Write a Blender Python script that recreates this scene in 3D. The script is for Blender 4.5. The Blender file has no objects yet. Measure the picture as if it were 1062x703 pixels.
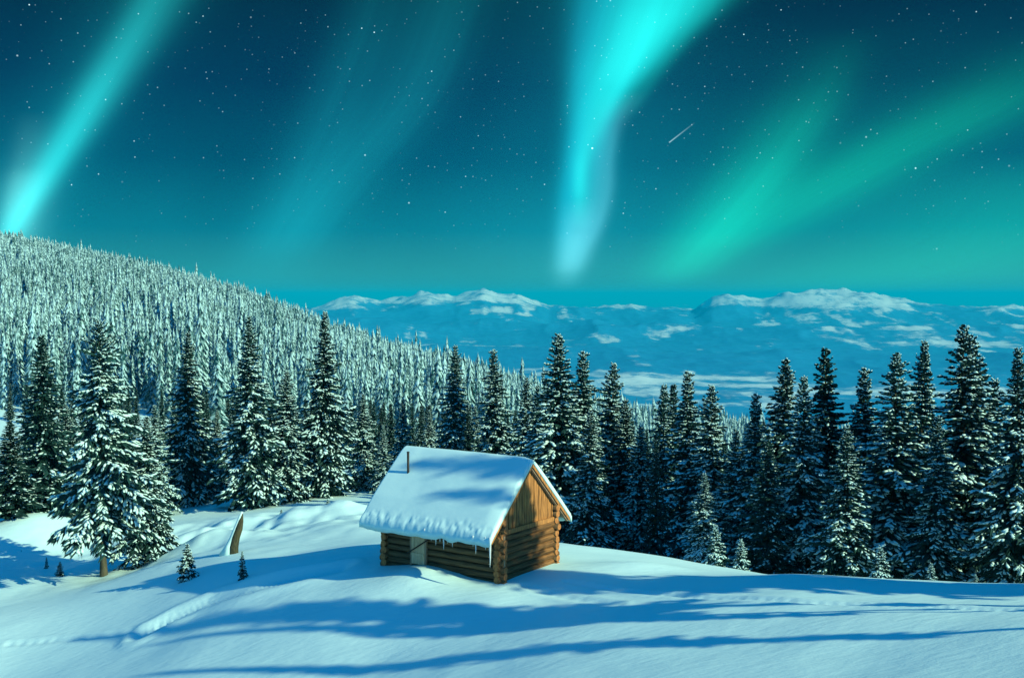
import bpy, math, random
import numpy as np
from mathutils import Vector, Matrix

# ------------------------------------------------------------------ camera, sky, sun, exposure
scene = bpy.context.scene
COL = scene.collection
CAMZ, F, CX, CY, PITCH = 9.4, 1200.0, 531.0, 351.5, math.radians(2.17)
cam_data = bpy.data.cameras.new('camera')
cam_data.sensor_width = 36.0
cam_data.lens = 36.0 * F / 1062.0
cam_data.clip_start, cam_data.clip_end = 0.1, 120000.0
camera = bpy.data.objects.new('camera', cam_data)
camera.location = (0, 0, CAMZ)
camera.rotation_euler = (math.pi / 2 - PITCH, 0, 0)
COL.objects.link(camera)
scene.camera = camera

SUN_AZ, SUN_EL = math.radians(30), math.radians(26)          # azimuth: from +x towards the camera
SUN = Vector((math.cos(SUN_AZ) * math.cos(SUN_EL), -math.sin(SUN_AZ) * math.cos(SUN_EL), math.sin(SUN_EL)))
sun_data = bpy.data.lights.new('sun', 'SUN')
sun_data.energy, sun_data.angle = 5.0, math.radians(0.5)
sun_data.color = (1.0, 0.98, 0.62)
sun = bpy.data.objects.new('sun', sun_data)
sun.rotation_euler = SUN.to_track_quat('Z', 'Y').to_euler()
sun.location = SUN * 200
COL.objects.link(sun)

vs = scene.view_settings
scene.display_settings.display_device = 'sRGB'
vs.view_transform, vs.look, vs.exposure, vs.gamma = 'Standard', 'None', 0.27, 1.0
vs.use_curve_mapping = False
try:
    scene.cycles.use_denoising = True
    scene.cycles.max_bounces = 6
    scene.cycles.diffuse_bounces = 3
    scene.cycles.volume_bounces = 0
    scene.cycles.sample_clamp_indirect = 6.0
except Exception:
    pass


def ray(px, py):
    dx, dy = (px - CX) / F, (py - CY) / F
    c, s = math.cos(PITCH), math.sin(PITCH)
    return Vector((dx, c - dy * s, -s - dy * c))


def at(px, py, y):
    r = ray(px, py)
    r *= y / r.y
    return Vector((r.x, r.y, r.z + CAMZ))


def azv(px, py):
    r = ray(px, py)
    return math.atan2(r.x, r.y), r.z / math.hypot(r.x, r.y)


class Nodes:
    """small helper to chain maths in a node tree"""
    def __init__(self, tree):
        self.t = tree
        tree.nodes.clear()

    def n(self, kind, **kw):
        nd = self.t.nodes.new(kind)
        for k, v in kw.items():
            setattr(nd, k, v)
        return nd

    def l(self, a, b):
        self.t.links.new(a, b)

    def put(self, sock, v):
        if hasattr(v, 'links'):
            self.l(v, sock)
        elif isinstance(v, (tuple, list)):
            sock.default_value = (*v, 1.0) if len(v) == 3 and sock.type == 'RGBA' else v
        else:
            sock.default_value = v

    def m(self, op, a, b=0.0, c=None, clamp=False):
        nd = self.n('ShaderNodeMath', operation=op, use_clamp=clamp)
        self.put(nd.inputs[0], a)
        self.put(nd.inputs[1], b)
        if c is not None:
            self.put(nd.inputs[2], c)
        return nd.outputs[0]

    def mix(self, fac, a, b, blend='MIX'):
        nd = self.n('ShaderNodeMix', data_type='RGBA', blend_type=blend)
        self.put(nd.inputs[0], fac)
        self.put(nd.inputs[6], a)
        self.put(nd.inputs[7], b)
        return nd.outputs[2]

    def ramp(self, fac, stops):
        nd = self.n('ShaderNodeValToRGB')
        self.put(nd.inputs[0], fac)
        e = nd.color_ramp.elements
        while len(e) > 1:
            e.remove(e[-1])
        e[0].position = stops[0][0]
        e[0].color = (*stops[0][1], 1)
        for p, c in stops[1:]:
            k = e.new(p)
            k.color = (*c, 1)
        return nd.outputs[0]

    def curve(self, x, pts, handle='AUTO_CLAMPED'):
        nd = self.n('ShaderNodeFloatCurve')
        self.put(nd.inputs['Value'], x)
        c = nd.mapping.curves[0]
        pts = sorted(pts)
        for i, p in enumerate(pts):
            if i < 2:
                c.points[i].location = p
            else:
                c.points.new(*p)
        for p in c.points:
            p.handle_type = handle
        nd.mapping.use_clip = False
        nd.mapping.update()
        return nd.outputs[0]

    def noise(self, vec, scale, detail=3.0, rough=0.5, dim='3D', w=None):
        nd = self.n('ShaderNodeTexNoise', noise_dimensions=dim)
        if vec is not None:
            self.l(vec, nd.inputs['Vector'])
        if w is not None:
            self.put(nd.inputs['W'], w)
        nd.inputs['Scale'].default_value = scale
        nd.inputs['Detail'].default_value = detail
        nd.inputs['Roughness'].default_value = rough
        return nd.outputs[0]


def build_world():
    w = bpy.data.worlds.new('World')
    scene.world = w
    w.use_nodes = True
    N = Nodes(w.node_tree)
    out = N.n('ShaderNodeOutputWorld')
    bg = N.n('ShaderNodeBackground')
    N.l(bg.outputs[0], out.inputs[0])
    tc = N.n('ShaderNodeTexCoord')
    dirv = tc.outputs['Generated']
    sp = N.n('ShaderNodeSeparateXYZ')
    N.l(dirv, sp.inputs[0])
    x, y, z = sp.outputs
    az = N.m('ARCTAN2', x, y)
    hyp = N.m('SQRT', N.m('ADD', N.m('MULTIPLY', x, x), N.m('MULTIPLY', y, y)))
    v = N.m('DIVIDE', z, N.m('MAXIMUM', hyp, 0.001))
    V0, V1, A0, A1 = -0.05, 0.45, -0.7, 0.7
    vn = N.m('DIVIDE', N.m('SUBTRACT', v, V0), V1 - V0, clamp=True)

    def vv(py):
        return (azv(531, py)[1] - V0) / (V1 - V0)

    # the calm night sky: teal at the horizon, ink blue higher, azure glow added out of view overhead and behind to fill shaded snow
    base = N.ramp(vn, [(0.0, (.02, .26, .30)), (vv(318), (.028, .28, .295)), (vv(285), (.022, .255, .275)),
                       (vv(240), (.003, .170, .240)), (vv(170), (.001, .080, .148)), (vv(90), (.001, .036, .090)),
                       (vv(0), (.001, .022, .052)), (1.0, (.002, .035, .085))])
    elev = N.m('ARCSINE', z)
    up = N.n('ShaderNodeMapRange', interpolation_type='SMOOTHSTEP')
    N.l(elev, up.inputs[0])
    up.inputs[1].default_value, up.inputs[2].default_value = 0.36, 0.95
    behind = N.n('ShaderNodeMapRange', interpolation_type='SMOOTHSTEP')
    N.l(y, behind.inputs[0])
    behind.inputs[1].default_value, behind.inputs[2].default_value = 0.35, -0.5
    glow = N.m('MAXIMUM', up.outputs[0], behind.outputs[0])
    col = N.mix(glow, base, (.002, .18, .48))
    # soft uneven brightness
    cl = N.noise(dirv, 5.0, 3.0)
    col = N.mix(1.0, col, N.ramp(cl, [(0.3, (.85, .88, .9)), (0.7, (1.1, 1.08, 1.06))]), 'MULTIPLY')

    def beam(center, wl, wr, inten, color, seed, streak=0.25, power=2.0):
        """center: list of (px, py); wl / wr: widths in photo pixels; inten: list of (py, strength)"""
        ptsc = [((azv(px, py)[1] - V0) / (V1 - V0), (azv(px, py)[0] - A0) / (A1 - A0)) for px, py in center]
        c = N.m('ADD', N.m('MULTIPLY', N.curve(vn, ptsc), A1 - A0), A0)
        kl = N.m('MULTIPLY', N.curve(vn, [(vv(py), wd / 400.0) for py, wd in wl]), 400.0 / F)
        kr = N.m('MULTIPLY', N.curve(vn, [(vv(py), wd / 400.0) for py, wd in wr]), 400.0 / F)
        d = N.m('SUBTRACT', az, c)
        s = N.m('GREATER_THAN', d, 0.0)
        wd = N.m('ADD', N.m('MULTIPLY', kr, s), N.m('MULTIPLY', kl, N.m('SUBTRACT', 1.0, s)))
        q = N.m('DIVIDE', N.m('ABSOLUTE', d), N.m('MAXIMUM', wd, 0.002))
        g = N.m('EXPONENT', N.m('MULTIPLY', N.m('POWER', q, power), -0.5))
        i = N.m('MAXIMUM', N.curve(vn, [(vv(py), st) for py, st in inten]), 0.0)
        front = N.m('GREATER_THAN', y, 0.05)
        st = N.noise(None, 95.0, 3.0, dim='1D', w=N.m('ADD', d, seed * 3.17))
        st = N.m('ADD', N.m('MULTIPLY', st, streak * 2), 1 - streak)
        f = N.m('MULTIPLY', N.m('MULTIPLY', N.m('MULTIPLY', g, i), front), st)
        cc = N.n('ShaderNodeVectorMath', operation='SCALE')
        cc.inputs[0].default_value = color
        N.l(f, cc.inputs['Scale'])
        return cc.outputs[0]

    beams = [
        # left ray
        beam([(185, -60), (158, 0), (98, 100), (42, 190), (12, 240), (-8, 290)], [(0, 14), (120, 13), (240, 8)],
             [(0, 20), (120, 14), (240, 8)], [(-60, .2), (0, .34), (60, .5), (130, .78), (195, .9), (240, .75), (290, 0)], (.02, .50, .47), 1, .12),
        beam([(185, -60), (150, 0), (84, 100), (30, 190), (2, 240), (-12, 290)], [(0, 40), (240, 28)], [(0, 36), (240, 28)],
             [(-60, .1), (0, .22), (130, .3), (230, .4), (300, 0)], (.004, .19, .21), 2, .1),
        beam([(60, -60), (45, 0), (30, 150), (14, 225), (10, 260)], [(0, 10), (240, 9)], [(0, 10), (240, 16)],
             [(130, 0), (180, .2), (225, .6), (260, .1)], (.14, .55, .50), 3, .1),
        # faint pair of rays
        beam([(490, -60), (468, 0), (425, 100), (350, 190), (280, 280)], [(0, 34), (240, 30)], [(0, 26), (240, 28)],
             [(-60, .35), (0, .5), (120, .75), (200, .8), (280, .25), (320, 0)], (.003, .115, .125), 4, .25),
        beam([(400, -60), (388, 0), (350, 100), (310, 190), (270, 280)], [(0, 22), (240, 26)], [(0, 22), (240, 26)],
             [(-60, .3), (0, .45), (120, .75), (200, .7), (280, .25), (320, 0)], (.002, .08, .09), 5, .25),
        # the tall bright curtain: a broad sheet above, a kink, then two strands joining in a pale tail
        beam([(690, -60), (672, 0), (652, 60), (622, 120), (606, 180), (597, 240), (590, 290)], [(-60, 52), (0, 48), (60, 38), (120, 24), (200, 18), (290, 13)],
             [(-60, 62), (0, 50), (60, 26), (110, 14), (160, 20), (200, 22), (260, 13), (290, 10)],
             [(-60, .7), (0, .85), (60, .9), (120, .75), (200, .52), (250, .36), (285, .14), (308, 0)], (.004, .33, .36), 6, .12, 2.8),
        beam([(690, -60), (678, 0), (662, 45), (640, 85), (616, 130), (603, 170), (600, 230)], [(0, 26), (50, 26), (100, 20), (140, 10), (180, 6), (230, 5)],
             [(0, 34), (50, 18), (110, 11), (150, 8), (180, 6), (230, 7)], [(-60, .4), (0, .6), (50, .85), (100, .6), (150, .5), (180, .62), (208, .36), (240, 0)], (.015, .48, .38), 7, .06),
        beam([(618, -60), (612, 0), (604, 60), (600, 120), (590, 200), (582, 280)], [(0, 14), (120, 9), (280, 7)], [(0, 22), (120, 9), (280, 9)],
             [(-60, .3), (0, .45), (70, .55), (130, .45), (200, .5), (260, .3), (290, 0)], (.003, .17, .25), 8, .14),
        beam([(655, 100), (640, 125), (632, 160), (629, 200), (618, 235), (603, 265), (592, 290)], [(100, 16), (160, 14), (230, 14), (290, 9)], [(100, 8), (160, 5), (230, 6), (290, 9)],
             [(95, 0), (130, .3), (180, .4), (215, .5), (255, .65), (282, .35), (305, 0)], (.07, .24, .30), 15, .10),
        beam([(600, 215), (594, 245), (588, 275), (584, 292)], [(210, 10), (290, 9)], [(210, 14), (290, 10)], [(205, 0), (240, .5), (265, .7), (285, .3), (302, 0)], (.10, .26, .28), 16, .05),
        beam([(745, -60), (728, 0), (700, 40), (674, 80), (650, 120)], [(0, 36), (120, 20)], [(-60, 26), (0, 18), (60, 10), (120, 6)],
             [(-60, .8), (0, .75), (50, .6), (95, .4), (130, 0)], (.003, .26, .21), 9, .14),
        beam([(655, -60), (640, 0), (610, 130), (585, 290)], [(0, 80), (290, 55)], [(0, 70), (290, 55)],
             [(-60, .4), (0, .45), (150, .4), (250, .45), (300, .1)], (.002, .10, .12), 10, .05),
        # green rays on the right
        beam([(880, 40), (858, 90), (812, 160), (752, 230), (700, 285)], [(60, 30), (160, 34), (285, 28)], [(60, 18), (160, 20), (285, 24)],
             [(40, 0), (95, .22), (150, .6), (220, .9), (262, .7), (298, .1)], (.003, .27, .155), 11, .16),
        beam([(1090, 60), (1035, 100), (930, 155), (820, 215), (740, 262), (700, 290)], [(60, 46), (160, 46), (285, 28)], [(60, 46), (160, 42), (285, 28)],
             [(50, 0), (95, .30), (150, .7), (215, .85), (262, .6), (298, .1)], (.002, .215, .10), 12, .16),
        beam([(900, 0), (880, 100), (800, 290)], [(0, 150), (290, 120)], [(0, 190), (290, 260)],
             [(20, 0), (90, .5), (160, .8), (240, .7), (310, .3)], (.001, .040, .022), 13, .05),
        beam([(1120, 180), (1050, 245), (960, 280), (880, 300)], [(180, 110), (300, 100)], [(180, 90), (300, 110)],
             [(170, 0), (230, .8), (270, 1.0), (305, .5), (330, 0)], (.002, .13, .055), 14, .1),
    ]
    for b in beams:
        nd = N.n('ShaderNodeMix', data_type='RGBA', blend_type='ADD')
        nd.inputs[0].default_value = 1.0
        N.l(col, nd.inputs[6])
        N.l(b, nd.inputs[7])
        col = nd.outputs[2]

    # stars of several sizes
    def stars(scale, rad, gain, gamma):
        vo = N.n('ShaderNodeTexVoronoi', feature='F1')
        N.l(dirv, vo.inputs['Vector'])
        vo.inputs['Scale'].default_value = scale
        cs = N.n('ShaderNodeSeparateColor')
        N.l(vo.outputs['Color'], cs.inputs[0])
        f = N.m('SUBTRACT', 1.0, N.m('DIVIDE', vo.outputs['Distance'], rad), clamp=True)
        f = N.m('MULTIPLY', f, N.m('MULTIPLY', N.m('POWER', cs.outputs[0], gamma), gain))
        fade = N.n('ShaderNodeMapRange')
        N.l(v, fade.inputs[0])
        fade.inputs[1].default_value, fade.inputs[2].default_value = 0.02, 0.11
        return N.m('MULTIPLY', f, fade.outputs[0])
    st = N.m('ADD', stars(105, .072, 1.9, 4.0), stars(58, .055, 2.6, 5.0))
    st = N.m('ADD', st, stars(185, .125, 0.65, 1.8))
    # a short meteor
    a0, e0 = azv(694, 148)
    a1, e1 = azv(721, 127)
    ll = math.hypot(a1 - a0, e1 - e0)
    ux, uy = (a1 - a0) / ll, (e1 - e0) / ll
    da, de = N.m('SUBTRACT', az, a0), N.m('SUBTRACT', v, e0)
    t = N.m('DIVIDE', N.m('ADD', N.m('MULTIPLY', da, ux), N.m('MULTIPLY', de, uy)), ll)
    pd = N.m('ABSOLUTE', N.m('SUBTRACT', N.m('MULTIPLY', da, uy), N.m('MULTIPLY', de, ux)))
    mt = N.m('SUBTRACT', 1.0, N.m('DIVIDE', pd, 0.00075), clamp=True)
    inside = N.m('MULTIPLY', N.m('GREATER_THAN', t, 0.0), N.m('LESS_THAN', t, 1.0))
    mt = N.m('MULTIPLY', N.m('MULTIPLY', mt, inside), N.m('MULTIPLY', N.m('SUBTRACT', 1.0, t, clamp=True), 0.5))
    st = N.m('ADD', st, mt)
    sc_ = N.n('ShaderNodeVectorMath', operation='SCALE')
    sc_.inputs[0].default_value = (.62, .95, 1.0)
    N.l(st, sc_.inputs['Scale'])
    col = N.mix(1.0, col, sc_.outputs[0], 'ADD')
    N.l(col, bg.inputs[0])
    bg.inputs[1].default_value = 1.0


build_world()

# ------------------------------------------------------------------ helpers


def _h(ix, iy, seed):
    ix = ix.astype(np.int64).astype(np.uint64)
    iy = iy.astype(np.int64).astype(np.uint64)
    h = (ix * np.uint64(374761393) + iy * np.uint64(668265263) + np.uint64(seed * 974711 + 13)) & np.uint64(0xffffffff)
    h = ((h ^ (h >> np.uint64(13))) * np.uint64(1274126177)) & np.uint64(0xffffffff)
    h = ((h ^ (h >> np.uint64(16))) * np.uint64(2246822519)) & np.uint64(0xffffffff)
    return (h & np.uint64(0xffffff)).astype(np.float64) / 16777215.0


def vnoise(x, y, seed=0):
    x, y = np.asarray(x, float), np.asarray(y, float)
    ix, iy = np.floor(x), np.floor(y)
    fx, fy = x - ix, y - iy
    fx, fy = fx * fx * fx * (fx * (fx * 6 - 15) + 10), fy * fy * fy * (fy * (fy * 6 - 15) + 10)
    a, b = _h(ix, iy, seed), _h(ix + 1, iy, seed)
    c, d = _h(ix, iy + 1, seed), _h(ix + 1, iy + 1, seed)
    return (a + (b - a) * fx) * (1 - fy) + (c + (d - c) * fx) * fy


def fbm(x, y, seed=0, octaves=4, gain=0.5):
    s, a, t = 0.0, 1.0, 0.0
    for o in range(octaves):
        s = s + a * (vnoise(x, y, seed + o * 7) * 2 - 1)
        t += a
        a *= gain
        x, y = x * 2.03 + 11.3, y * 2.03 + 5.7
    return s / t


def ridged(x, y, seed=0, octaves=5):
    s, a, t = 0.0, 1.0, 0.0
    for o in range(octaves):
        s = s + a * (1 - np.abs(vnoise(x, y, seed + o * 7) * 2 - 1)) ** 2
        t += a
        a *= 0.52
        x, y = x * 2.03 + 3.1, y * 2.03 + 9.7
    return s / t


def sstep(a, b, x):
    t = np.clip((x - a) / (b - a), 0, 1)
    return t * t * (3 - 2 * t)


def tri_mesh(name, V, T, mats, mi=None, smooth=False):
    me = bpy.data.meshes.new(name)
    V, T = np.asarray(V, np.float32), np.asarray(T, np.int32)
    n = T.shape[1]
    me.vertices.add(len(V))
    me.vertices.foreach_set('co', V.ravel())
    me.loops.add(T.size)
    me.loops.foreach_set('vertex_index', T.ravel())
    me.polygons.add(len(T))
    me.polygons.foreach_set('loop_start', np.arange(0, T.size, n, dtype=np.int32))
    me.polygons.foreach_set('loop_total', np.full(len(T), n, np.int32))
    if mi is not None:
        me.polygons.foreach_set('material_index', np.asarray(mi, np.int32))
    me.polygons.foreach_set('use_smooth', np.full(len(T), smooth, bool))
    for m in mats:
        me.materials.append(m)
    me.update(calc_edges=True)
    me.validate()
    return me


def link(name, data, parent=None):
    o = bpy.data.objects.new(name, data)
    COL.objects.link(o)
    if parent is not None:
        o.parent = parent
    return o


def tag(o, label=None, cat=None, group=None, kind=None):
    if label:
        o['label'] = label
    if cat:
        o['category'] = cat
    if group:
        o['group'] = group
    if kind:
        o['kind'] = kind
    return o


class MB:
    """collects polygons; build() links them as ONE mesh object"""
    def __init__(self):
        self.v, self.f, self.m = [], [], []

    def add(self, verts, faces, mi=0):
        b = len(self.v)
        self.v += [tuple(p) for p in verts]
        for f in faces:
            self.f.append([i + b for i in f])
            self.m.append(mi)

    def box(self, c, s, rot=None, mi=0, jit=0.0, rnd=None):
        vs_ = []
        for dx in (-.5, .5):
            for dy in (-.5, .5):
                for dz in (-.5, .5):
                    p = Vector((dx * s[0], dy * s[1], dz * s[2]))
                    if jit:
                        p += Vector([rnd.uniform(-jit, jit) for _ in range(3)])
                    if rot is not None:
                        p = rot @ p
                    vs_.append(p + Vector(c))
        self.add(vs_, [(0, 1, 3, 2), (4, 6, 7, 5), (0, 4, 5, 1), (2, 3, 7, 6), (0, 2, 6, 4), (1, 5, 7, 3)], mi)

    def bar(self, a, b, w, h, up=(0, 0, 1), mi=0):
        a, b = Vector(a), Vector(b)
        d = (b - a)
        L = d.length
        d.normalize()
        s = d.cross(Vector(up))
        if s.length < 1e-4:
            s = d.cross(Vector((1, 0, 0)))
        s.normalize()
        u = s.cross(d)
        self.box((a + b) / 2, (L, w, h), Matrix((d, s, u)).transposed(), mi)

    def tube(self, pts, rads, seg=12, mi=0, cap=None, wob=0.0, rnd=None):
        pts = [Vector(p) for p in pts]
        d0 = (pts[-1] - pts[0]).normalized()
        ref = Vector((0, 0, 1)) if abs(d0.z) < 0.9 else Vector((1, 0, 0))
        rings = []
        for i, p in enumerate(pts):
            d = (pts[min(i + 1, len(pts) - 1)] - pts[max(i - 1, 0)]).normalized()
            a = d.cross(ref).normalized()
            b = a.cross(d)
            r = rads[i] if hasattr(rads, '__len__') else rads
            rings.append([p + (a * math.cos(t) + b * math.sin(t)) * r * (1 + (rnd.uniform(-wob, wob) if wob else 0))
                          for t in [2 * math.pi * k / seg for k in range(seg)]])
        base = len(self.v)
        for r in rings:
            self.v += [tuple(p) for p in r]
        for i in range(len(rings) - 1):
            for k in range(seg):
                k2 = (k + 1) % seg
                self.f.append([base + i * seg + k, base + i * seg + k2, base + (i + 1) * seg + k2, base + (i + 1) * seg + k])
                self.m.append(mi)
        cm = mi if cap is None else cap
        self.f.append([base + k for k in range(seg)][::-1])
        self.m.append(cm)
        self.f.append([base + (len(rings) - 1) * seg + k for k in range(seg)])
        self.m.append(cm)

    def build(self, name, mats, parent=None, smooth=False):
        me = bpy.data.meshes.new(name)
        me.from_pydata(self.v, [], self.f)
        for m in (mats if isinstance(mats, (list, tuple)) else [mats]):
            me.materials.append(m)
        me.polygons.foreach_set('material_index', self.m)
        if smooth:
            me.polygons.foreach_set('use_smooth', [len(f) == 4 for f in self.f])
        me.update()
        return link(name, me, parent)


# ------------------------------------------------------------------ materials


def material(name):
    m = bpy.data.materials.new(name)
    m.use_nodes = True
    N = Nodes(m.node_tree)
    out = N.n('ShaderNodeOutputMaterial')
    b = N.n('ShaderNodeBsdfPrincipled')
    N.l(b.outputs[0], out.inputs[0])
    return m, N, b


def bump(N, b, height, strength, dist):
    bp = N.n('ShaderNodeBump')
    bp.inputs['Strength'].default_value = strength
    bp.inputs['Distance'].default_value = dist
    N.l(height, bp.inputs['Height'])
    N.l(bp.outputs[0], b.inputs['Normal'])


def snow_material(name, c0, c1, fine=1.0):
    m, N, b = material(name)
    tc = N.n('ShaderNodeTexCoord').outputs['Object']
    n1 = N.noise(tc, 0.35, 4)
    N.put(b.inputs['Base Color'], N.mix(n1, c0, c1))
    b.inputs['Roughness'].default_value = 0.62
    b.inputs['Specular IOR Level'].default_value = 0.25
    mp = N.n('ShaderNodeMapping')
    mp.inputs['Scale'].default_value = (1.0, 2.6, 1.0)
    mp.inputs['Rotation'].default_value = (0, 0, 0.5)
    N.l(tc, mp.inputs[0])
    h = N.m('ADD', N.m('MULTIPLY', N.noise(mp.outputs[0], 1.6, 5, .55), 1.0), N.m('MULTIPLY', N.noise(tc, 14.0, 4, .6), 0.16))
    bump(N, b, h, 0.16 * fine, 0.20)
    return m


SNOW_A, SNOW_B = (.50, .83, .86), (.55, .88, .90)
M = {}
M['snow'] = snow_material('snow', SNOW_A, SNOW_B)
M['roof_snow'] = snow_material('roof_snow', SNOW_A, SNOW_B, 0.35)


def mat_needles(name, c0, c1):
    m, N, b = material(name)
    tc = N.n('ShaderNodeTexCoord').outputs['Object']
    rnd = N.n('ShaderNodeObjectInfo').outputs['Random']
    n = N.noise(tc, 1.7, 3)
    c = N.mix(n, c0, c1)
    hs = N.n('ShaderNodeHueSaturation')
    N.l(N.m('ADD', N.m('MULTIPLY', rnd, 0.5), 0.75), hs.inputs['Value'])
    N.l(c, hs.inputs['Color'])
    N.l(hs.outputs[0], b.inputs['Base Color'])
    b.inputs['Roughness'].default_value = 0.75
    b.inputs['Specular IOR Level'].default_value = 0.15
    return m


def mat_plain(name, c0, c1, scale=6.0, rough=0.7, bumpv=0.0, stretch=None, spec=0.3):
    m, N, b = material(name)
    v = N.n('ShaderNodeTexCoord').outputs['Object']
    if stretch:
        mp = N.n('ShaderNodeMapping')
        mp.inputs['Scale'].default_value = stretch
        N.l(v, mp.inputs[0])
        v = mp.outputs[0]
    n = N.noise(v, scale, 5, .6)
    N.put(b.inputs['Base Color'], N.ramp(n, [(0.3, c0), (0.7, c1)]))
    b.inputs['Roughness'].default_value = rough
    b.inputs['Specular IOR Level'].default_value = spec
    if bumpv:
        bump(N, b, n, bumpv, 0.02)
    return m


M['needles'] = mat_needles('spruce_needles', (.006, .036, .037), (.014, .066, .062))
M['rime'] = mat_plain('rime', (.46, .66, .68), (.62, .84, .86), 3.0, 0.8)
M['bark'] = mat_plain('bark', (.025, .03, .022), (.085, .09, .06), 9.0, 0.9, 0.5, (1, 1, .25))
M['log'] = mat_plain('weathered_log', (.034, .022, .011), (.17, .11, .048), 3.0, 0.75, 0.5, (.5, 5, 7))
M['log_cross'] = mat_plain('weathered_cross_log', (.034, .019, .009), (.27, .135, .046), 3.0, 0.75, 0.5, (5, .5, 7))
M['log_end'] = mat_plain('log_end_grain', (.17, .075, .028), (.50, .22, .072), 14.0, 0.8, 0.3)
M['board'] = mat_plain('weathered_board', (.10, .05, .02), (.56, .265, .08), 3.0, 0.75, 0.3, (6, 6, .6))
M['old_wood'] = mat_plain('grey_wood', (.16, .13, .09), (.34, .27, .18), 4.0, 0.8, 0.3, (3, 3, 1))
M['door'] = mat_plain('pale_door_board', (.46, .35, .20), (.68, .54, .34), 4.0, 0.8, 0.2, (8, 8, .7))
M['iron_and_gap_shade'] = mat_plain('iron_and_gap_shade', (.012, .012, .012), (.03, .026, .022), 9.0, 0.6)
M['moss'] = mat_plain('mossy_wood', (.012, .018, .012), (.075, .08, .042), 7.0, 0.85, 0.4, (3, 3, .6))
m, N, b = material('ice')
b.inputs['Base Color'].default_value = (.72, .86, .9, 1)
b.inputs['Roughness'].default_value = 0.15
b.inputs['Transmission Weight'].default_value = 0.35
b.inputs['IOR'].default_value = 1.31
M['ice'] = m

# ------------------------------------------------------------------ terrain
NEAR = []
for px, py, y in [
    (0, 703, 42.5), (130, 703, 38.5), (300, 703, 34), (531, 703, 29), (800, 703, 24.8), (1062, 703, 21.5),
    (0, 655, 46), (180, 660, 41), (400, 650, 36), (600, 650, 31.6), (800, 650, 28.2), (1062, 655, 24.3),
    (0, 610, 54), (100, 607, 52.5), (200, 600, 46.5), (280, 590, 42.8), (350, 588, 41.3),
    (200, 574, 53), (120, 588, 58), (30, 562, 67), (20, 545, 72), (240, 540, 67), (340, 532, 64), (300, 546, 59), (385, 541, 56),
    (300, 575, 48), (250, 579, 48), (300, 560, 53), (430, 590, 38.7),
    (600, 566, 45), (700, 586, 41.5), (800, 597, 35), (900, 606, 32.3), (1000, 616, 29.5), (1062, 624, 27.8),
    (0, 462, 110), (120, 470, 110), (-80, 600, 55), (-80, 703, 43)]:
    p = at(px, py, y)
    NEAR.append((p.x, p.y, p.z))


def dxyz(px, y, z):
    NEAR.append(((px - CX) / F * y, y, z))


for a in [(700, 55, -4.0), (900, 50, -4.0), (1062, 47, -4.2), (600, 60, -4.2), (700, 70, -7.6), (800, 70, -8.8), (1000, 70, -10.0), (100, 85, -4.6), (300, 85, -4.8),
          (500, 85, -5.5), (250, 110, -6), (531, 110, -10.5), (650, 110, -15), (800, 110, -18), (1062, 110, -20), (1300, 110, -20), (-200, 110, -4), (1300, 45, -2.0),
          (-200, 67, -4.5)]:
    dxyz(*a)
CABX, CABY = -1.47, 40.28
ca, sa = math.cos(math.radians(-34)), math.sin(math.radians(-34))
for lx, ly in [(2.4, -1.65), (-2.4, -1.65), (2.4, 1.65), (-2.4, 1.65), (0, 0), (3.4, 0), (0, 2.8)]:
    NEAR.append((CABX + ca * lx - sa * ly, CABY + sa * lx + ca * ly, 0.0))
NEAR += [(0, 0, 7.5), (-25, 0, 3.0), (25, 0, 8.6), (0, -40, 9.0), (0, 14, 3.7), (-15, 15, -.3), (15, 15, 5.0), (-40, 30, -4.5), (40, 20, 5.0),
         (42, 40, 0.0), (-45, 60, -4.5), (60, 60, -9.0), (-40, -40, 4), (40, -40, 11), (24, 25, 3.4)]
NEAR = np.array(NEAR)


def _tps(r2):
    return 0.5 * r2 * np.log(r2 + 1e-9)


_n = len(NEAR)
_d2 = ((NEAR[:, None, :2] - NEAR[None, :, :2]) ** 2).sum(-1)
_A = np.zeros((_n + 3, _n + 3))
_A[:_n, :_n] = _tps(_d2) + np.eye(_n) * 3.0
_A[:_n, _n] = 1
_A[:_n, _n + 1:] = NEAR[:, :2]
_A[_n:, :_n] = _A[:_n, _n:].T
_W = np.linalg.solve(_A, np.concatenate([NEAR[:, 2], np.zeros(3)]))


def near_h(x, y):
    x, y = np.clip(x, -60, 60), np.clip(y, -45, 125)
    out = _W[_n] + _W[_n + 1] * x + _W[_n + 2] * y
    for i in range(_n):
        out = out + _W[i] * _tps((x - NEAR[i, 0]) ** 2 + (y - NEAR[i, 1]) ** 2)
    return out


_RU = [(px - CX) / F for px in (-600, -250, 0, 150, 250, 340, 400, 500, 540, 650, 800, 1062, 1500)]
_RY = [760, 700, 650, 600, 560, 520, 480, 420, 400, 380, 360, 350, 350]
_RZ = [70, 50, 37, 19, 4, -11, -18, -25, -28.5, -35, -39, -46, -50]
_FZ = [-3, -4, -4.7, -5.2, -6, -7, -8, -9.8, -10.8, -15, -18, -20, -20]


def far_h(x, y):
    ys = np.maximum(y, 1.0)
    u = np.clip(x / ys, -1.0, 0.85)
    yr, zr, zf = np.interp(u, _RU, _RY), np.interp(u, _RU, _RZ), np.interp(u, _RU, _FZ)
    t = (ys - 110) / (yr - 110)
    z = zf + (zr - zf) * np.clip(t, 0, 1) ** 1.12
    over = np.maximum(ys - yr, 0)
    z = z - over * 0.10 - np.minimum(over, 150) ** 2 * 0.0011 - np.maximum(over - 150, 0) * 0.22
    z = z + fbm(x / 60.0, y / 60.0, 5, 3) * 2.2 * sstep(120, 220, ys)
    return np.maximum(z, -330)


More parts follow.
